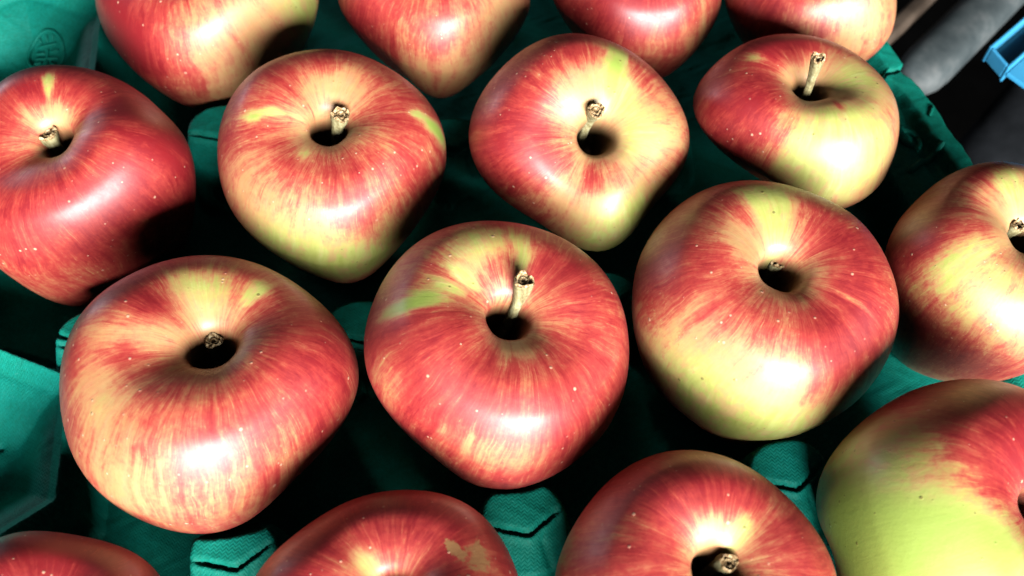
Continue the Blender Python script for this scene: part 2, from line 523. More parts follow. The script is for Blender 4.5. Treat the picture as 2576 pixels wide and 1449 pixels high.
            'low': 0.75,
            'seed': 24,
            'bumps': [(3.142, 0.551, 0.0009, 0.55, 0.22), (2.88, 0.551, 0.0355, 0.55, 0.22), (2.566, 0.506, -0.0408, 0.55, 0.22), (2.356, 0.461, 0.0311, 0.55, 0.22),
                      (2.042, 0.438, -0.0016, 0.55, 0.22), (1.728, 0.416, -0.0205, 0.55, 0.22), (1.361, 0.404, -0.0032, 0.55, 0.22), (0.838, 0.416, 0.0223, 0.55, 0.22),
                      (0.367, 0.416, -0.0362, 0.55, 0.22), (0.0, 0.438, -0.0065, 0.55, 0.22), (6.021, 0.483, 0.0255, 0.55, 0.22), (5.812, 0.528, 0.0382, 0.55, 0.22),
                      (5.655, 0.551, -0.0862, 0.55, 0.22), (5.341, 0.596, 0.0658, 0.55, 0.22), (4.398, 0.685, -0.1461, 0.55, 0.22), (3.875, 0.652, -0.15, 0.55, 0.22),
                      (3.718, 0.607, -0.096, 0.55, 0.22), (3.456, 0.584, 0.0122, 0.55, 0.22)]},
  'feats': [('red', 3.516, 0.477, 0.698, 0.2, 0.35), ('red', 4.114, 0.431, 0.244, 0.08, 0.22), ('red', 5.161, 0.45, 0.14, 0.12, 0.2),
            ('red', 2.132, 0.349, 0.873, 0.09, 0.5), ('green', 4.937, 0.385, 0.785, 0.12, 0.42), ('green', 4.75, 0.477, 0.698, 0.14, 0.36),
            ('pale', 4.488, 0.514, 0.524, 0.1, 0.12), ('green', 0.075, 0.275, 0.611, 0.1, 0.5), ('green', 2.693, 0.358, 0.157, 0.04, 0.45),
            ('red', 4.974, 0.294, 0.175, 0.05, 0.45), ('red', 3.59, 0.404, 0.157, 0.06, 0.2), ('red', 4.301, 0.541, 0.436, 0.1, 0.15)],
  'base': 0.56,
  'green': 0.3,
  'label': 'mostly yellow green apple with long upright stem, beside the right border of the tray',
  'stem': [-0.154, -0.136, 0.95],
  'stem_r': 0.06,
  'root': 0.1},
 {'co': [-0.08718, 0.12397, 0.045],
  'r': 0.04156,
  'axis': [0.104, 0.1432, 0.9842],
  'shape': {'tilt': 0.0,
            'taper': 0.24,
            'skew': (0, -0.12),
            'low': 1.031,
            'cav': 1.0,
            'seed': 31,
            'bumps': [(3.456, 0.517, -0.0423, 0.55, 0.22), (3.194, 0.472, 0.036, 0.55, 0.22), (2.932, 0.449, 0.0562, 0.55, 0.22), (2.513, 0.438, 0.0139, 0.55, 0.22),
                      (2.042, 0.427, 0.0246, 0.55, 0.22), (1.676, 0.438, -0.0212, 0.55, 0.22), (1.309, 0.438, 0.0323, 0.55, 0.22), (0.942, 0.472, -0.056, 0.55, 0.22),
                      (0.628, 0.494, -0.0162, 0.55, 0.22), (0.367, 0.528, 0.0263, 0.55, 0.22), (0.105, 0.551, 0.0383, 0.55, 0.22), (6.074, 0.573, -0.0427, 0.55, 0.22),
                      (5.812, 0.607, -0.0764, 0.55, 0.22), (5.55, 0.663, -0.0515, 0.55, 0.22), (5.079, 0.663, 0.0342, 0.55, 0.22), (4.712, 0.663, -0.039, 0.55, 0.22),
                      (4.451, 0.629, 0.0357, 0.55, 0.22), (4.189, 0.584, -0.0121, 0.55, 0.22), (3.927, 0.562, 0.0273, 0.55, 0.22), (3.718, 0.551, -0.0286, 0.55, 0.22)]},
  'feats': [('lime', 1.683, 0.321, 0.698, 0.08, 0.5), ('pale', 1.833, 0.275, 0.419, 0.07, 0.55), ('pale', 2.169, 0.349, 0.244, 0.05, 0.1),
            ('green', 1.01, 0.321, 0.122, 0.05, 0.5), ('pale', 3.179, 0.321, 0.209, 0.07, 0.3), ('pale', 3.665, 0.404, 0.175, 0.07, 0.3),
            ('green', 3.89, 0.404, 0.122, 0.05, 0.2), ('red', 2.655, 0.303, 0.279, 0.05, 0.25), ('pale', 4.002, 0.376, 0.244, 0.08, 0.2),
            ('pale', 4.862, 0.523, 0.873, 0.08, 0.1), ('pale', 4.301, 0.495, 0.384, 0.08, 0.22), ('russet', 4.151, 0.202, 0.436, 0.04, 0.22),
            ('red', 6.021, 0.431, 0.524, 0.12, 0.15)],
  'base': 0.72,
  'green': 0.3,
  'label': 'largest apple, orange red with yellow patch behind a deep dark hole and recessed stem',
  'stem': [0.018, 0.093, 0.44],
  'stem_r': 0.055,
  'root': 0.85},
 {'co': [-0.005, 0.13607, 0.045],
  'r': 0.04031,
  'axis': [0.2592, -0.0188, 0.9656],
  'shape': {'taper': 0.46,
            'skew': (0.03, -0.25),
            'low': 1.154,
            'seed': 32,
            'bumps': [(3.246, 0.551, -0.0049, 0.55, 0.22), (2.88, 0.551, -0.0016, 0.55, 0.22), (2.67, 0.528, -0.0171, 0.55, 0.22), (2.356, 0.506, 0.0446, 0.55, 0.22),
                      (1.937, 0.483, 0.0428, 0.55, 0.22), (1.676, 0.461, -0.0485, 0.55, 0.22), (1.414, 0.449, 0.0055, 0.55, 0.22), (0.995, 0.438, 0.0302, 0.55, 0.22),
                      (0.471, 0.449, 0.0195, 0.55, 0.22), (0.314, 0.449, 0.0052, 0.55, 0.22), (0.0, 0.472, -0.0342, 0.55, 0.22), (5.969, 0.517, 0.0347, 0.55, 0.22),
                      (5.655, 0.551, 0.0261, 0.55, 0.22), (5.393, 0.551, -0.0632, 0.55, 0.22), (5.079, 0.607, 0.0603, 0.55, 0.22), (4.817, 0.64, -0.0182, 0.55, 0.22),
                      (4.346, 0.652, 0.0135, 0.55, 0.22), (4.136, 0.64, -0.0644, 0.55, 0.22), (3.875, 0.596, -0.1152, 0.55, 0.22), (3.613, 0.562, 0.0809, 0.55, 0.22)]},
  'feats': [('lime', 1.87, 0.376, 0.785, 0.07, 0.5), ('pale', 1.87, 0.376, 0.698, 0.06, 0.35), ('pale', 2.094, 0.349, 0.349, 0.06, 0.2),
            ('green', 3.142, 0.44, 0.07, 0.04, 0.6), ('green', 3.104, 0.404, 0.07, 0.05, 0.7), ('lime', 3.104, 0.404, 0.087, 0.05, 0.5),
            ('green', 2.992, 0.367, 0.079, 0.05, 0.7), ('lime', 2.992, 0.367, 0.087, 0.05, 0.4), ('green', 2.805, 0.33, 0.079, 0.05, 0.7),
            ('green', 2.506, 0.303, 0.105, 0.05, 0.6), ('pale', 2.506, 0.505, 0.314, 0.07, 0.45), ('lime', 2.506, 0.505, 0.436, 0.1, 0.25),
            ('green', 1.496, 0.294, 0.157, 0.05, 0.5), ('pale', 2.394, 0.312, 0.384, 0.06, 0.35), ('pale', 3.628, 0.505, 0.157, 0.05, 0.35),
            ('lime', 3.628, 0.505, 0.157, 0.05, 0.3), ('pale', 4.675, 0.239, 0.524, 0.04, 0.25), ('red', 1.01, 0.33, 0.454, 0.1, 0.1),
            ('pale', 4.638, 0.486, 0.524, 0.04, 0.2)],
  'base': 0.82,
  'green': 0.3,
  'label': 'pinkish red middle apple with a lime streak left of its long hooked stem',
  'stem': [0.021, 0.209, 0.72],
  'stem_r': 0.068,
  'root': 0.5},
 {'co': [0.07747, 0.15312, 0.045],
  'r': 0.04034,
  'axis': [0.1361, -0.0522, 0.9893],
  'shape': {'taper': 0.3,
            'skew': (0, -0.15),
            'low': 1.313,
            'seed': 33,
            'bumps': [(3.142, 0.573, -0.0203, 0.55, 0.22), (2.827, 0.551, 0.0287, 0.55, 0.22), (2.461, 0.539, -0.0175, 0.55, 0.22), (2.251, 0.517, -0.0195, 0.55, 0.22),
                      (1.99, 0.494, 0.0431, 0.55, 0.22), (1.518, 0.449, 0.0073, 0.55, 0.22), (1.152, 0.427, -0.0675, 0.55, 0.22), (0.89, 0.427, 0.001, 0.55, 0.22),
                      (0.524, 0.427, 0.024, 0.55, 0.22), (0.0, 0.449, -0.0098, 0.55, 0.22), (6.021, 0.461, -0.0162, 0.55, 0.22), (5.812, 0.494, 0.0416, 0.55, 0.22),
                      (5.55, 0.528, -0.0246, 0.55, 0.22), (5.288, 0.551, -0.0395, 0.55, 0.22), (5.027, 0.607, 0.0466, 0.55, 0.22), (4.817, 0.64, -0.0241, 0.55, 0.22),
                      (4.503, 0.685, 0.0159, 0.55, 0.22), (4.189, 0.685, -0.0107, 0.55, 0.22), (3.613, 0.674, -0.0222, 0.55, 0.22), (3.403, 0.64, 0.0435, 0.55, 0.22)]},
  'feats': [('lime', 1.833, 0.385, 0.698, 0.05, 0.4), ('pale', 1.795, 0.394, 0.524, 0.04, 0.2), ('green', 1.72, 0.275, 0.244, 0.13, 0.9),
            ('pale', 1.758, 0.349, 0.279, 0.05, 0.3), ('pale', 2.618, 0.294, 0.279, 0.06, 0.4), ('red', 0.524, 0.275, 0.436, 0.12, 0.3),
            ('red', 5.61, 0.321, 0.698, 0.12, 0.3), ('green', 5.647, 0.312, 0.052, 0.05, 0.5), ('pale', 3.703, 0.505, 0.419, 0.1, 0.22),
            ('lime', 3.777, 0.514, 0.524, 0.12, 0.15), ('green', 4.525, 0.56, 0.698, 0.075, 0.75), ('pale', 4.226, 0.477, 0.524, 0.08, 0.15),
            ('red', 3.142, 0.486, 0.349, 0.12, 0.2), ('red', 2.02, 0.394, 0.698, 0.05, 0.2)],
  'base': 0.67,
  'green': 0.3,
  'label': 'red and gold apple with whitish green fan behind its hole and yellow green bottom',
  'stem': [0.019, 0.174, 0.36],
  'stem_r': 0.06,
  'root': 0.85},
 {'co': [0.154, 0.16738, 0.045],
  'r': 0.03411,
  'axis': [0.1261, -0.0057, 0.992],
  'shape': {'taper': 0.3,
            'skew': (0, -0.1),
            'low': 1.55,
            'seed': 34,
            'bumps': [(2.827, 0.652, 0.0412, 0.55, 0.22), (2.618, 0.573, 0.0288, 0.55, 0.22), (2.461, 0.551, -0.1258, 0.55, 0.22), (2.199, 0.494, -0.0427, 0.55, 0.22),
                      (1.99, 0.461, 0.0364, 0.55, 0.22), (1.623, 0.449, 0.0552, 0.55, 0.22), (4.922, 0.663, -0.0096, 0.55, 0.22)]},
  'feats': [('red', 3.104, 0.523, 0.436, 0.2, 0.4), ('green', 3.553, 0.413, 0.209, 0.12, 0.4), ('green', 1.758, 0.321, 0.279, 0.12, 0.6),
            ('red', 1.907, 0.394, 0.349, 0.06, 0.5), ('pale', 3.964, 0.422, 0.436, 0.1, 0.2), ('lime', 3.964, 0.459, 0.698, 0.15, 0.4),
            ('red', 4.525, 0.596, 0.698, 0.06, 0.35), ('red', 3.777, 0.56, 0.349, 0.14, 0.15)],
  'base': 0.52,
  'green': 0.3,
  'label': 'apple cut by the right edge, red on its left and golden green round the stem',
  'stem': [-0.034, 0.101, 0.5],
  'stem_r': 0.06},
 {'co': [-0.11819, 0.04928, 0.045],
  'r': 0.0313,
  'axis': [0.3003, 0.1952, 0.9337],
  'shape': {'taper': 0.12,
            'seed': 41,
            'bumps': [(2.199, 0.461, 0.11, 0.55, 0.22), (1.885, 0.472, -0.0603, 0.55, 0.22), (1.518, 0.483, 0.0045, 0.55, 0.22), (1.152, 0.494, -0.028, 0.55, 0.22),
                      (0.838, 0.506, 0.0347, 0.55, 0.22)]},
  'feats': [],
  'base': 1.0,
  'green': 0.3,
  'label': 'plain dark red apple in the bottom left corner, only its top showing'},
 {'co': [-0.03165, 0.0582, 0.045],
  'r': 0.03676,
  'axis': [0.0725, 0.0936, 0.993],
  'shape': {'taper': 0.12,
            'seed': 42,
            'bumps': [(2.985, 0.506, 0.0591, 0.55, 0.22), (2.67, 0.494, -0.0517, 0.55, 0.22), (2.356, 0.483, -0.0428, 0.55, 0.22), (1.937, 0.472, -0.0418, 0.55, 0.22),
                      (1.518, 0.483, -0.0444, 0.55, 0.22), (1.204, 0.472, 0.001, 0.55, 0.22), (0.838, 0.494, -0.0068, 0.55, 0.22), (0.628, 0.506, -0.0183, 0.55, 0.22),
                      (0.367, 0.517, -0.0418, 0.55, 0.22)]},
  'feats': [('pale', 2.319, 0.229, 0.314, 0.06, 0.5), ('lime', 2.394, 0.22, 0.349, 0.06, 0.3), ('russet', 0.374, 0.376, 0.314, 0.05, 0.95),
            ('pale', 0.337, 0.376, 0.244, 0.05, 0.35), ('russet', 0.636, 0.321, 0.209, 0.02, 0.8)],
  'base': 0.92,
  'green': 0.3,
  'label': 'red apple cut by the bottom edge, with a yellow patch and a tan russet scar'},
 {'co': [0.04738, 0.0669, 0.045],
  'r': 0.03708,
  'axis': [0.2198, -0.0183, 0.9754],
  'shape': {'taper': 0.12,
            'seed': 43,
            'bumps': [(3.037, 0.573, 0.007, 0.55, 0.22), (2.88, 0.573, -0.0039, 0.55, 0.22), (2.618, 0.562, -0.0511, 0.55, 0.22), (2.356, 0.551, -0.0563, 0.55, 0.22),
                      (1.99, 0.517, 0.0096, 0.55, 0.22), (1.571, 0.494, -0.0073, 0.55, 0.22), (1.257, 0.472, -0.0258, 0.55, 0.22), (0.942, 0.461, -0.0127, 0.55, 0.22),
                      (0.524, 0.449, -0.0055, 0.55, 0.22), (0.105, 0.438, -0.0063, 0.55, 0.22)]},
  'feats': [('pale', 1.795, 0.211, 0.524, 0.06, 0.35), ('green', 0.972, 0.229, 0.244, 0.06, 0.6), ('pale', 2.805, 0.339, 0.244, 0.08, 0.2),
            ('green', 3.029, 0.569, 0.349, 0.07, 0.5), ('pale', 0.785, 0.367, 0.175, 0.05, 0.25), ('red', 1.87, 0.367, 1.047, 0.1, 0.15)],
  'base': 0.8,
  'green': 0.3,
  'label': 'red apple cut by the bottom edge with its stem cavity just in view',
  'stem': [0.061, 0.03, 0.5],
  'stem_r': 0.06,
  'root': 0.7},
 {'co': [0.12381, 0.08204, 0.045],
  'r': 0.03992,
  'axis': [0.5379, -0.0704, 0.8401],
  'shape': {'taper': 0.1,
            'seed': 44,
            'bumps': [(2.932, 0.753, -0.0153, 0.55, 0.22), (2.67, 0.708, 0.0276, 0.55, 0.22), (2.409, 0.663, -0.0058, 0.55, 0.22), (2.199, 0.607, 0.0181, 0.55, 0.22),
                      (1.937, 0.551, -0.0234, 0.55, 0.22), (1.623, 0.494, -0.0383, 0.55, 0.22), (1.518, 0.438, 0.11, 0.55, 0.22), (3.351, 0.753, -0.0887, 0.55, 0.22)]},
  'feats': [('lime', 3.553, 0.55, 0.593, 0.18, 0.55), ('pale', 2.805, 0.596, 0.524, 0.16, 0.3), ('lime', 2.88, 0.578, 0.611, 0.2, 0.4),
            ('green', 3.478, 0.578, 0.524, 0.2, 0.5), ('pale', 3.216, 0.514, 0.698, 0.12, 0.15), ('green', 3.59, 0.486, 0.419, 0.14, 0.6),
            ('green', 3.029, 0.651, 0.349, 0.1, 0.5), ('pale', 2.73, 0.578, 0.436, 0.12, 0.35), ('green', 3.628, 0.413, 0.419, 0.12, 0.7),
            ('pale', 2.394, 0.578, 0.262, 0.07, 0.2)],
  'base': 0.95,
  'green': 0.3,
  'label': 'large apple in the lower right corner, dark red above and smooth bright green below'}]


# ---------------------------------------------------------------- apples
def grid_faces(n_rows, n_cols, wrap):
    i = np.arange(n_rows - 1)[:, None]
    j = np.arange(n_cols if wrap else n_cols - 1)[None, :]
    jn = (j + 1) % n_cols
    return np.stack([i * n_cols + j, (i + 1) * n_cols + j, (i + 1) * n_cols + jn, i * n_cols + jn], -1).reshape(-1, 4)


def make_stem(spec, parent, R, M, C, seed):
    rng = np.random.RandomState(seed)
    tip = np.array(spec['stem'])
    base = np.array([tip[0] * spec.get('root', 0.6), tip[1] * spec.get('root', 0.6), -0.10])
    r0 = spec['stem_r'] * 0.98
    bend = rng.uniform(-0.04, 0.04, 2)
    ns, nr = 22, 20
    rows = []
    direction = tip - base
    for i in range(ns):
        u = i / (ns - 1)
        c = base + direction * u + np.array([bend[0], bend[1], 0]) * math.sin(math.pi * u)
        r = r0 * (0.80 - 0.22 * math.sin(math.pi * min(1, u * 1.15)) + 0.28 * smooth(0.75, 1.0, np.array(u)))
        d = direction / np.linalg.norm(direction)
        X = np.cross(d, [0, 1, 0]); X /= np.linalg.norm(X)
        Y = np.cross(d, X)
        ring = []
        for j in range(nr):
            a = 2 * math.pi * j / nr
            rr = r * (1 + 0.09 * math.sin(3 * a + 5 * u + seed) + 0.05 * math.sin(7 * a + 9 * u) + 0.035 * rng.uniform(-1, 1))
            ring.append(c + (X * math.cos(a) + Y * math.sin(a)) * rr)
        rows.append(ring)
    V = np.array(rows).reshape(-1, 3)
    o = mesh_from('stem', V * R @ M.T + C, grid_faces(ns, nr, True), STEM, True, parent)
    # broken end: ragged lip, hollow in the middle
    top = np.array(rows[-1])
    c = top.mean(0)
    d = direction / np.linalg.norm(direction)
    jag = rng.uniform(-0.01, 0.032, nr)[:, None] * d
    rings = [top * 0.995 + c * 0.005 - d * 0.004, top * 1.03 - c * 0.03 + jag * 0.4, c + (top - c) * 0.84 + jag + d * 0.010,
             c + (top - c) * 0.60 - d * 0.008 + jag * 0.4, c + (top - c) * 0.38 + d * 0.006, c + (top - c) * 0.15 - d * 0.016, np.repeat(c[None] - d * 0.014, nr, 0)]
    V = np.array(rings).reshape(-1, 3)
    mesh_from('cut_end', V * R @ M.T + C, grid_faces(len(rings), nr, True), CUT, False, o)


def make_apple(spec):
    prm, R = spec['shape'], spec['r']
    M, C = frame_of(spec['axis']), np.array(spec['co'])
    n_az, n_t = 200, 150
    P, A, T = apple_points(prm, n_az, n_t)
    root = bpy.data.objects.new('apple', None)
    COL.objects.link(root)
    root.location = C
    root.empty_display_size = 0.01
    tag(root, spec['label'], 'apple', 'apples set out in the green tray')
    W = (P.reshape(-1, 3) * R) @ M.T
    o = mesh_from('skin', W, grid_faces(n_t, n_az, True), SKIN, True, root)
    blush = np.full(A.shape, spec['base'], float)
    green = np.full(A.shape, spec['green'], float)
    rus = np.zeros(A.shape)
    blush -= 0.30 * (1 - smooth(0.16, 0.34, T))
    rus += 0.35 * (1 - smooth(0.12, 0.24, T))
    blush -= 0.15 * smooth(0.72, 0.95, T)
    for kind, faz, ft, daz, dt, amt in spec['feats']:
        g = amt * np.exp(-(ang(A, faz) / daz) ** 2 - ((T - ft) / dt) ** 2)
        if kind == 'red':
            blush += g
        elif kind == 'green':
            blush -= g
            green += g
        elif kind == 'pale':
            blush -= g
        elif kind == 'lime':
            green += g
        elif kind == 'russet':
            rus += g
    me = o.data

    def attr(name, arr):
        a = me.attributes.new(name, 'FLOAT_VECTOR', 'POINT')
        a.data.foreach_set('vector', np.asarray(arr, np.float32).ravel())
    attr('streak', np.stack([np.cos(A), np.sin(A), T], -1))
    attr('skin', np.stack([blush, green, rus], -1))
    attr('unit', P)
    if spec.get('stem'):
        make_stem(spec, root, R, M, np.zeros(3), prm['seed'])
    return root


# unseen front row of apples, added to shade the gaps in the tray
UNSEEN_FRONT = [((-0.144, -0.040), 0.039, 51, 'reddish apple added out of view in front to shade the tray, furthest from the tray border'),
         ((-0.062, -0.027), 0.040, 52, 'reddish apple added out of view in front to shade the tray, next to the furthest one'),
         ((0.020, -0.015), 0.039, 53, 'reddish apple added out of view in front to shade the tray, next to the one by the border'),
         ((0.103, 0.001), 0.038, 54, 'reddish apple added out of view in front to shade the tray, beside the tray border')]
for (fx, fy), fr, fs, fl in UNSEEN_FRONT:
    APPLES.append(dict(co=[fx, fy, 0.038], r=fr - 0.002, axis=[0.08, 0.0, 0.99], shape=dict(taper=0.3, low=1.1, seed=fs), feats=[],
                       base=0.75, green=0.3, label=fl, stem=[0.03, -0.02, 0.7], stem_r=0.06))
for spec in APPLES:
    make_apple(spec)

# ---------------------------------------------------------------- tray
CX = [np.array(s['co'][:2]) for s in APPLES]
CR = [s['r'] for s in APPLES]
CZ = [s['co'][2] for s in APPLES]
# cups that stand empty or whose fruit is out of view: left column and beyond
EMPTY = [np.array(p) for p in ((-0.1715, 0.1105), (-0.2000, 0.2830), (-0.231, 0.190), (-0.257, 0.098))]
E0, E1 = np.array([0.15875, 0.25164]), np.array([0.16657, 0.22312])     # two points of the tray's right edge
along = (E0 - E1) / np.linalg.norm(E0 - E1)
inward = np.array([-along[1], along[0]])
if inward[0] > 0:
    inward = -inward
ROW = np.array([math.cos(math.radians(8.5)), math.sin(math.radians(8.5))])   # direction of the rows


def posts():
    """Centres of the raised posts: between one cup and the two cups in front of it."""
    pts = CX + EMPTY
    res = []
    for p in pts:
        f1 = [q for q in pts if np.linalg.norm(q - p) < 0.115 and q[1] < p[1] - 0.045 and q[0] < p[0]]
        f2 = [q for q in pts if np.linalg.norm(q - p) < 0.115 and q[1] < p[1] - 0.045 and q[0] >= p[0]]
        if f1 and f2:
            res.append((p + f1[0] + f2[0]) / 3)
    return res


POSTS = posts()


def seg_dist(X, Y, a, b):
    a, b = np.array(a), np.array(b)
    d = b - a
    t = np.clip(((X - a[0]) * d[0] + (Y - a[1]) * d[1]) / (d @ d), 0, 1)
    return np.hypot(X - a[0] - d[0] * t, Y - a[1] - d[1] * t), t


def tray_height(X, Y, S):
    z = np.full(X.shape, -0.055)
    for p in POSTS:
        u = (X - p[0]) * ROW[0] + (Y - p[1]) * ROW[1]
        v = -(X - p[0]) * ROW[1] + (Y - p[1]) * ROW[0]
        d = (np.abs(u) ** 2.6 + np.abs(v * 0.95) ** 2.6) ** (1 / 2.6)
        top = 0.0735 if (p[1] > 0.12 and p[0] > -0.09) else 0.0855      # inner posts are lower
        bump = top * (1 - smooth(0.0115, 0.0240, d)) - 0.055
        vline = -0.002 + np.where(u > 0.001, (u - 0.001) * 0.62, (0.001 - u) * 0.36) + 0.0003 * np.sin(u * 1500) * 0.3
        near = 1 - smooth(0.009, 0.016, np.abs(u))
        dv = v - vline
        step = -0.0018 * (1 - smooth(-0.0006, 0.0006, dv)) * near
        groove = -0.0036 * np.exp(-(dv / 0.00055) ** 2) * (1 - smooth(0.007, 0.012, np.abs(u)))
        lip = 0.0012 * np.exp(-((dv + 0.0014) / 0.0009) ** 2) * near
        slope = 0.30 * np.minimum(dv, 0) * near + 0.10 * np.maximum(dv, 0)
        fold = -0.0010 * np.exp(-((u - 0.004 + v * 0.2) / 0.0010) ** 2) * (dv < -0.004)
        z = np.maximum(z, bump + (step + groove + lip + slope + fold) * (bump > 0.004))
    # border: flat lip, channel behind it, then a shelf that runs down to the cups
    shelf = 0.0300 - 0.0065 * smooth(0.0060, 0.0085, S) + 0.0030 * smooth(0.0115, 0.0150, S) - 0.0035 * smooth(0.017, 0.030, S)
    z = np.maximum(z, np.where(S < 0.036, shelf * (1 - smooth(0.026, 0.036, S)), 0))
    for c, r, cz in zip(CX, CR, CZ):
        d = np.hypot(X - c[0], Y - c[1])
        rr = r * 1.035
        cup = np.where(d < rr, cz - np.sqrt(np.maximum(rr * rr - d * d, 0)), 9)
        z = np.minimum(z, np.maximum(cup, -0.055))
    for c in EMPTY:
        u = (X - c[0]) * ROW[0] + (Y - c[1]) * ROW[1]
        v = -(X - c[0]) * ROW[1] + (Y - c[1]) * ROW[0]
        hs = [u * math.cos(math.radians(60 * k)) + v * math.sin(math.radians(60 * k)) for k in range(6)]
        hd = np.max(hs, 0)
        # faceted bowl: soft floor, steep wall, flat lip, then a drop outside
        bowl = 0.009 + 0.0145 * smooth(0.010, 0.031, hd) + 0.0055 * np.clip((hd - 0.0300) / 0.0050, 0, 1)
        bowl = bowl + 0.0006 * np.exp(-((hd - 0.0348) / 0.0006) ** 2)
        inside = hd < 0.0357
        z = np.where(inside, bowl, z)
        band = (hd >= 0.0357) & (hd < 0.0385)
        z = np.where(band & (z < 0.026), np.maximum(z, 0.029 - (hd - 0.0357) * 9), z)
    for (ax, ay, bx, by, dep, wid) in ((-0.180, 0.1610, -0.143, 0.1490, 0.0026, 0.0006), (-0.190, 0.1180, -0.166, 0.1200, 0.0016, 0.0011)):
        d, _ = seg_dist(X, Y, (ax, ay), (bx, by))
        z = z - dep * np.exp(-(d / wid) ** 2)
    z += 0.00030 * np.sin(X * 210 + 2 * np.sin(Y * 130)) * np.sin(Y * 170 + 1.3) + 0.00012 * np.sin(X * 690 + 3 * np.sin(Y * 410)) * np.sin(Y * 530)
    return z


def make_tray():
    ds = 0.0007
    s = np.concatenate([[0, 0, 0, 0.0004], np.arange(0.0010, 0.43, ds)])
    drop = np.zeros(len(s))
    drop[0], drop[1] = 0.014, 0.0030
    v = np.arange(-0.33, 0.165, ds)
    S, V = np.meshgrid(s, v)
    shift = np.interp(V, [-0.3, 0.0, 0.0077, 0.0165, 0.0180, 0.0205, 0.0326, 0.2], [0, 0, 0.0004, 0.0036, 0.0036, 0.0006, 0.0014, 0.0016]) + 0.0002 * np.sin(V * 330) + 0.00012 * np.sin(V * 910)
    taper = (1 - smooth(0.01, 0.03, S))
    X = E0[0] + inward[0] * (S + shift * taper) + along[0] * V
    Y = E0[1] + inward[1] * (S + shift * taper) + along[1] * V
    Z = tray_height(X, Y, S)
    Z = Z - drop[None, :]
    # fold in the border where two sections of the mould meet
    f = np.exp(-((V - 0.0192 + S * 0.25 + 0.0006 * np.sin(S * 900)) / 0.0007) ** 2) * (S < 0.014)
    Z = Z - 0.0022 * f * (drop[None, :] == 0)
    P = np.stack([X, Y, Z], -1)
    o = mesh_from('apple_tray', P.reshape(-1, 3), grid_faces(P.shape[0], P.shape[1], False), PULP, True)
    tag(o, 'green moulded pulp tray with cups, holding all the apples', 'tray')
    return o


tray = make_tray()


def ridge_tube(paths, name, radius, flat=0.55, base_z=None, n=8):
    V, Fc = [], []
    for path in paths:
        path = [np.array(p, float) for p in path]
        for i, p in enumerate(path):
            q0, q1 = path[max(i - 1, 0)], path[min(i + 1, len(path) - 1)]
            d = (q1 - q0) / np.linalg.norm(q1 - q0)
            side = np.cross(d, [0, 0, 1]); side /= np.linalg.norm(side)
            k = 0.55 if i in (0, len(path) - 1) else 1.0
            for j in range(n):
                a = 2 * math.pi * j / n
                V.append(p + side * math.cos(a) * radius * k + np.array([0, 0, 1]) * math.sin(a) * radius * flat * k)
        b = len(V) - len(path) * n
        for i in range(len(path) - 1):
            for j in range(n):
                Fc.append((b + i * n + j, b + i * n + (j + 1) % n, b + (i + 1) * n + (j + 1) % n, b + (i + 1) * n + j))
    return mesh_from(name, V, Fc, PULP, True, tray)


def on_tray(x, y, lift=0.0002):
    p = np.array([x, y])
    S_ = np.array([[(p - E0) @ inward]])
    return np.array([x, y, float(tray_height(np.array([[x]]), np.array([[y]]), S_)[0, 0]) + lift])


def stroke(cx, cy, pts, rot=0.0):
    c, s_ = math.cos(rot), math.sin(rot)
    return [on_tray(cx + (x * c - y * s_) * 0.001, cy + (x * s_ + y * c) * 0.001) for x, y in pts]


def dense(a, b, n=6):
    return [(a[0] + (b[0] - a[0]) * k / (n - 1), a[1] + (b[1] - a[1]) * k / (n - 1)) for k in range(n)]


# oval mark moulded into the empty cup, upper left
marks = [[(8.0 * math.cos(a), 7.6 * math.sin(a)) for a in np.linspace(0, 2 * math.pi, 44)],
         dense((-3.6, 6.0), (-2.4, 4.4)), dense((0.2, 6.2), (0.2, 4.2)), dense((3.6, 6.0), (2.6, 4.4)),
         dense((-4.6, 3.2), (4.6, 3.2)), dense((-5.4, 0.9), (-0.9, 0.9)), dense((0.9, 0.9), (5.4, 0.9)),
         dense((-5.0, -1.5), (5.0, -1.5)), dense((0, 3.2), (0, -5.4), 8), dense((-2.0, -3.0), (-4.6, -5.0)), dense((1.8, -3.0), (4.4, -5.0))]
ridge_tube([stroke(-0.1958, 0.2962, m) for m in marks], 'embossed_mark', 0.00075, 1.5)
# letters moulded into the shelf along the right border
RA = math.atan2(along[1], along[0]) - math.pi / 2
ring = [(4.2 * math.cos(a), 5.2 * math.sin(a)) for a in np.linspace(0, 2 * math.pi, 32)]
ridge_tube([stroke(0.1490, 0.2376, ring, RA)], 'embossed_ring', 0.0011, 1.3)
ridge_tube([stroke(0.1525, 0.2262, dense((-9.0, 0), (8.0, 0.6), 14), RA + 0.35)], 'embossed_bar', 0.0013, 1.3)
ridge_tube([stroke(0.1580, 0.2466, dense((-2.5, -1.2), (2.2, 1.6), 5), RA + 0.3)], 'embossed_tick', 0.0007, 1.3)

# ---------------------------------------------------------------- things beyond the tray
GREY = plain_noise_material('weathered_wood', [(0.3, (0.03, 0.045, 0.05)), (0.5, (0.08, 0.10, 0.105)), (0.7, (0.19, 0.205, 0.205))], 34, 0.7, 0.3, (1, 1, 1))
BLUE = plain_noise_material('blue_plastic', [(0.3, (0.04, 0.32, 0.62)), (0.7, (0.08, 0.46, 0.80))], 40, 0.35, 0.5)
DARK = plain_noise_material('dark_floor', [(0.3, (0.001, 0.001, 0.001)), (0.7, (0.003, 0.003, 0.003))], 9, 0.9, 0.0)

g = mesh_from('floor', [(-3, -3, -0.40), (3, -3, -0.40), (3, 3, -0.40), (-3, 3, -0.40)], [(0, 1, 2, 3)], DARK, False)
tag(g, kind='structure')


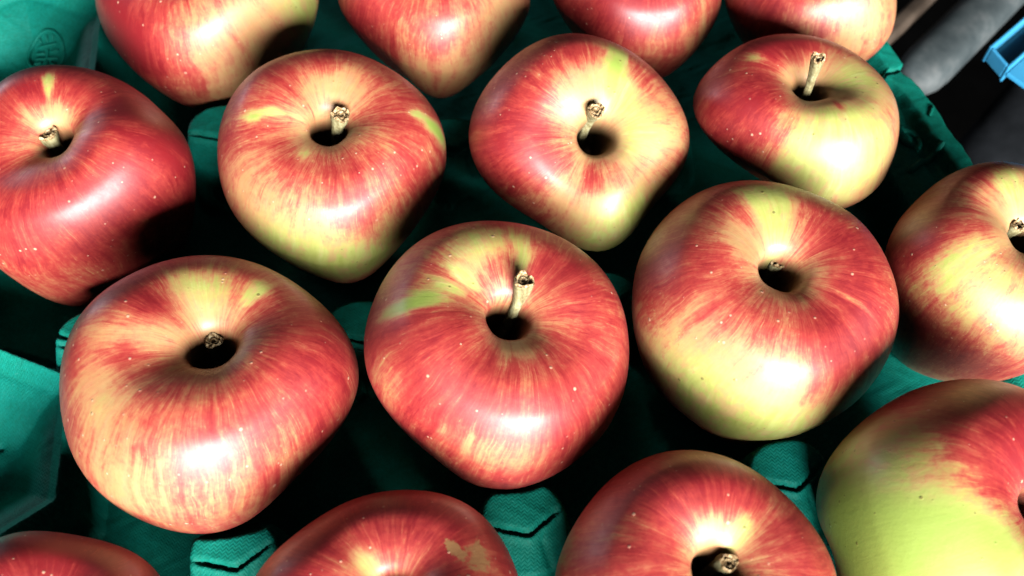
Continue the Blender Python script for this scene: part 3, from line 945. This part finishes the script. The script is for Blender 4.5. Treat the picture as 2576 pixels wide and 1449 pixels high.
def beam(name, a, b, width, height, mat, round_=0.5, n=28, parent=None):
    """long board with a rounded section and rounded near end, from a to b (top centre line)"""
    a, b = np.array(a, float), np.array(b, float)
    d = (b - a) / np.linalg.norm(b - a)
    s_ = np.cross(d, [0, 0, 1]); s_ /= np.linalg.norm(s_)
    up = np.cross(s_, d)
    sect = []
    for j in range(n):
        q = 2 * math.pi * j / n
        cx_, cy_ = math.cos(q), math.sin(q)
        e = round_
        sect.append((width / 2 * math.copysign(abs(cx_) ** e, cx_), height / 2 * math.copysign(abs(cy_) ** e, cy_) - height / 2))
    L = np.linalg.norm(b - a)
    us = [0, 0.002, 0.006, 0.012, 0.02] + list(np.linspace(0.03, L, 10))
    ks = [0.05, 0.55, 0.80, 0.94, 1.0] + [1.0] * 10
    V = []
    for u_, k in zip(us, ks):
        for (x, y) in sect:
            V.append(a + d * u_ + s_ * x * k + up * ((y + height / 2) * k - height / 2))
    return mesh_from(name, V, grid_faces(len(us), n, True), mat, True, parent)


DIM = plain_noise_material('dusty_rubber', [(0.3, (0.003, 0.004, 0.005)), (0.7, (0.014, 0.016, 0.019))], 50, 0.8, 0.1)
BROWN = plain_noise_material('brown_wood', [(0.3, (0.05, 0.035, 0.025)), (0.7, (0.16, 0.12, 0.09))], 40, 0.7, 0.3)
b1 = beam('wooden_board', (0.203, 0.347, -0.050), (0.330, 0.480, -0.050), 0.026, 0.020, GREY, 0.75)
tag(b1, 'out of focus rounded grey board lying beyond the right edge of the green tray', 'board')
b2 = beam('wooden_lath', (0.192, 0.372, -0.050), (0.310, 0.500, -0.050), 0.008, 0.012, BROWN, 0.5)
tag(b2, 'thin brown lath running alongside the grey board beyond the tray', 'lath')
b3 = beam('grey_post', (0.236, 0.302, -0.085), (0.275, 0.340, -0.060), 0.045, 0.03, DIM, 0.8)
tag(b3, 'dim grey block in the dark below the blue crate', 'block')


def box_mesh(bm_v, bm_f, o, ax, ay, az):
    b = len(bm_v)
    for k in range(8):
        bm_v.append(o + ax * (k & 1) + ay * ((k >> 1) & 1) + az * ((k >> 2) & 1))
    for f in ((0, 2, 3, 1), (4, 5, 7, 6), (0, 1, 5, 4), (2, 6, 7, 3), (0, 4, 6, 2), (1, 3, 7, 5)):
        bm_f.append(tuple(b + q for q in f))


def make_crate():
    root = bpy.data.objects.new('plastic_crate', None)
    COL.objects.link(root)
    root.location = (0.2005, 0.279, 0.0)
    tag(root, 'corner of a bright blue plastic crate at the right edge of the picture', 'crate')
    O = np.array([0.0, 0.0, 0.020])
    a = np.array([0.74, 0.67, 0.0])                 # along the rim
    c = np.array([-0.34, 0.94, 0.0]); c /= np.linalg.norm(c)
    up = np.array([0, 0, 1.0])
    pl = np.array([0.60, -0.80, 0.0])
    L, Wd, th = 0.16, 0.0135, 0.0016
    for nm, parts in (('rim', [(O, a * L, c * th, -up * 0.008), (O + c * (Wd - th), a * L, c * th, -up * 0.008), (O + c * th, a * th, c * (Wd - 2 * th), -up * 0.0068)]),
                      ('channel_floor', [(O + c * th + a * th - up * 0.0065, a * (L - th), c * (Wd - 2 * th), -up * 0.0014)]),
                      ('top_plate', [(O - pl * 0.0 - up * 0.0022, a * L, pl * 0.05, -up * 0.002)])):
        v, f = [], []
        for q in parts:
            box_mesh(v, f, *q)
        ob_ = mesh_from(nm, v, f, BLUE, False, root)
        md = ob_.modifiers.new('soft_edges', 'BEVEL')
        md.width, md.segments, md.limit_method = 0.0005, 2, 'ANGLE'
    for k in range(3):
        v, f = [], []
        box_mesh(v, f, O + pl * (0.012 + 0.013 * k) + a * 0.008 - up * 0.0022, a * 0.12, pl * 0.0022, up * 0.0014)
        mesh_from('rib', v, f, BLUE, False, root)


make_crate()
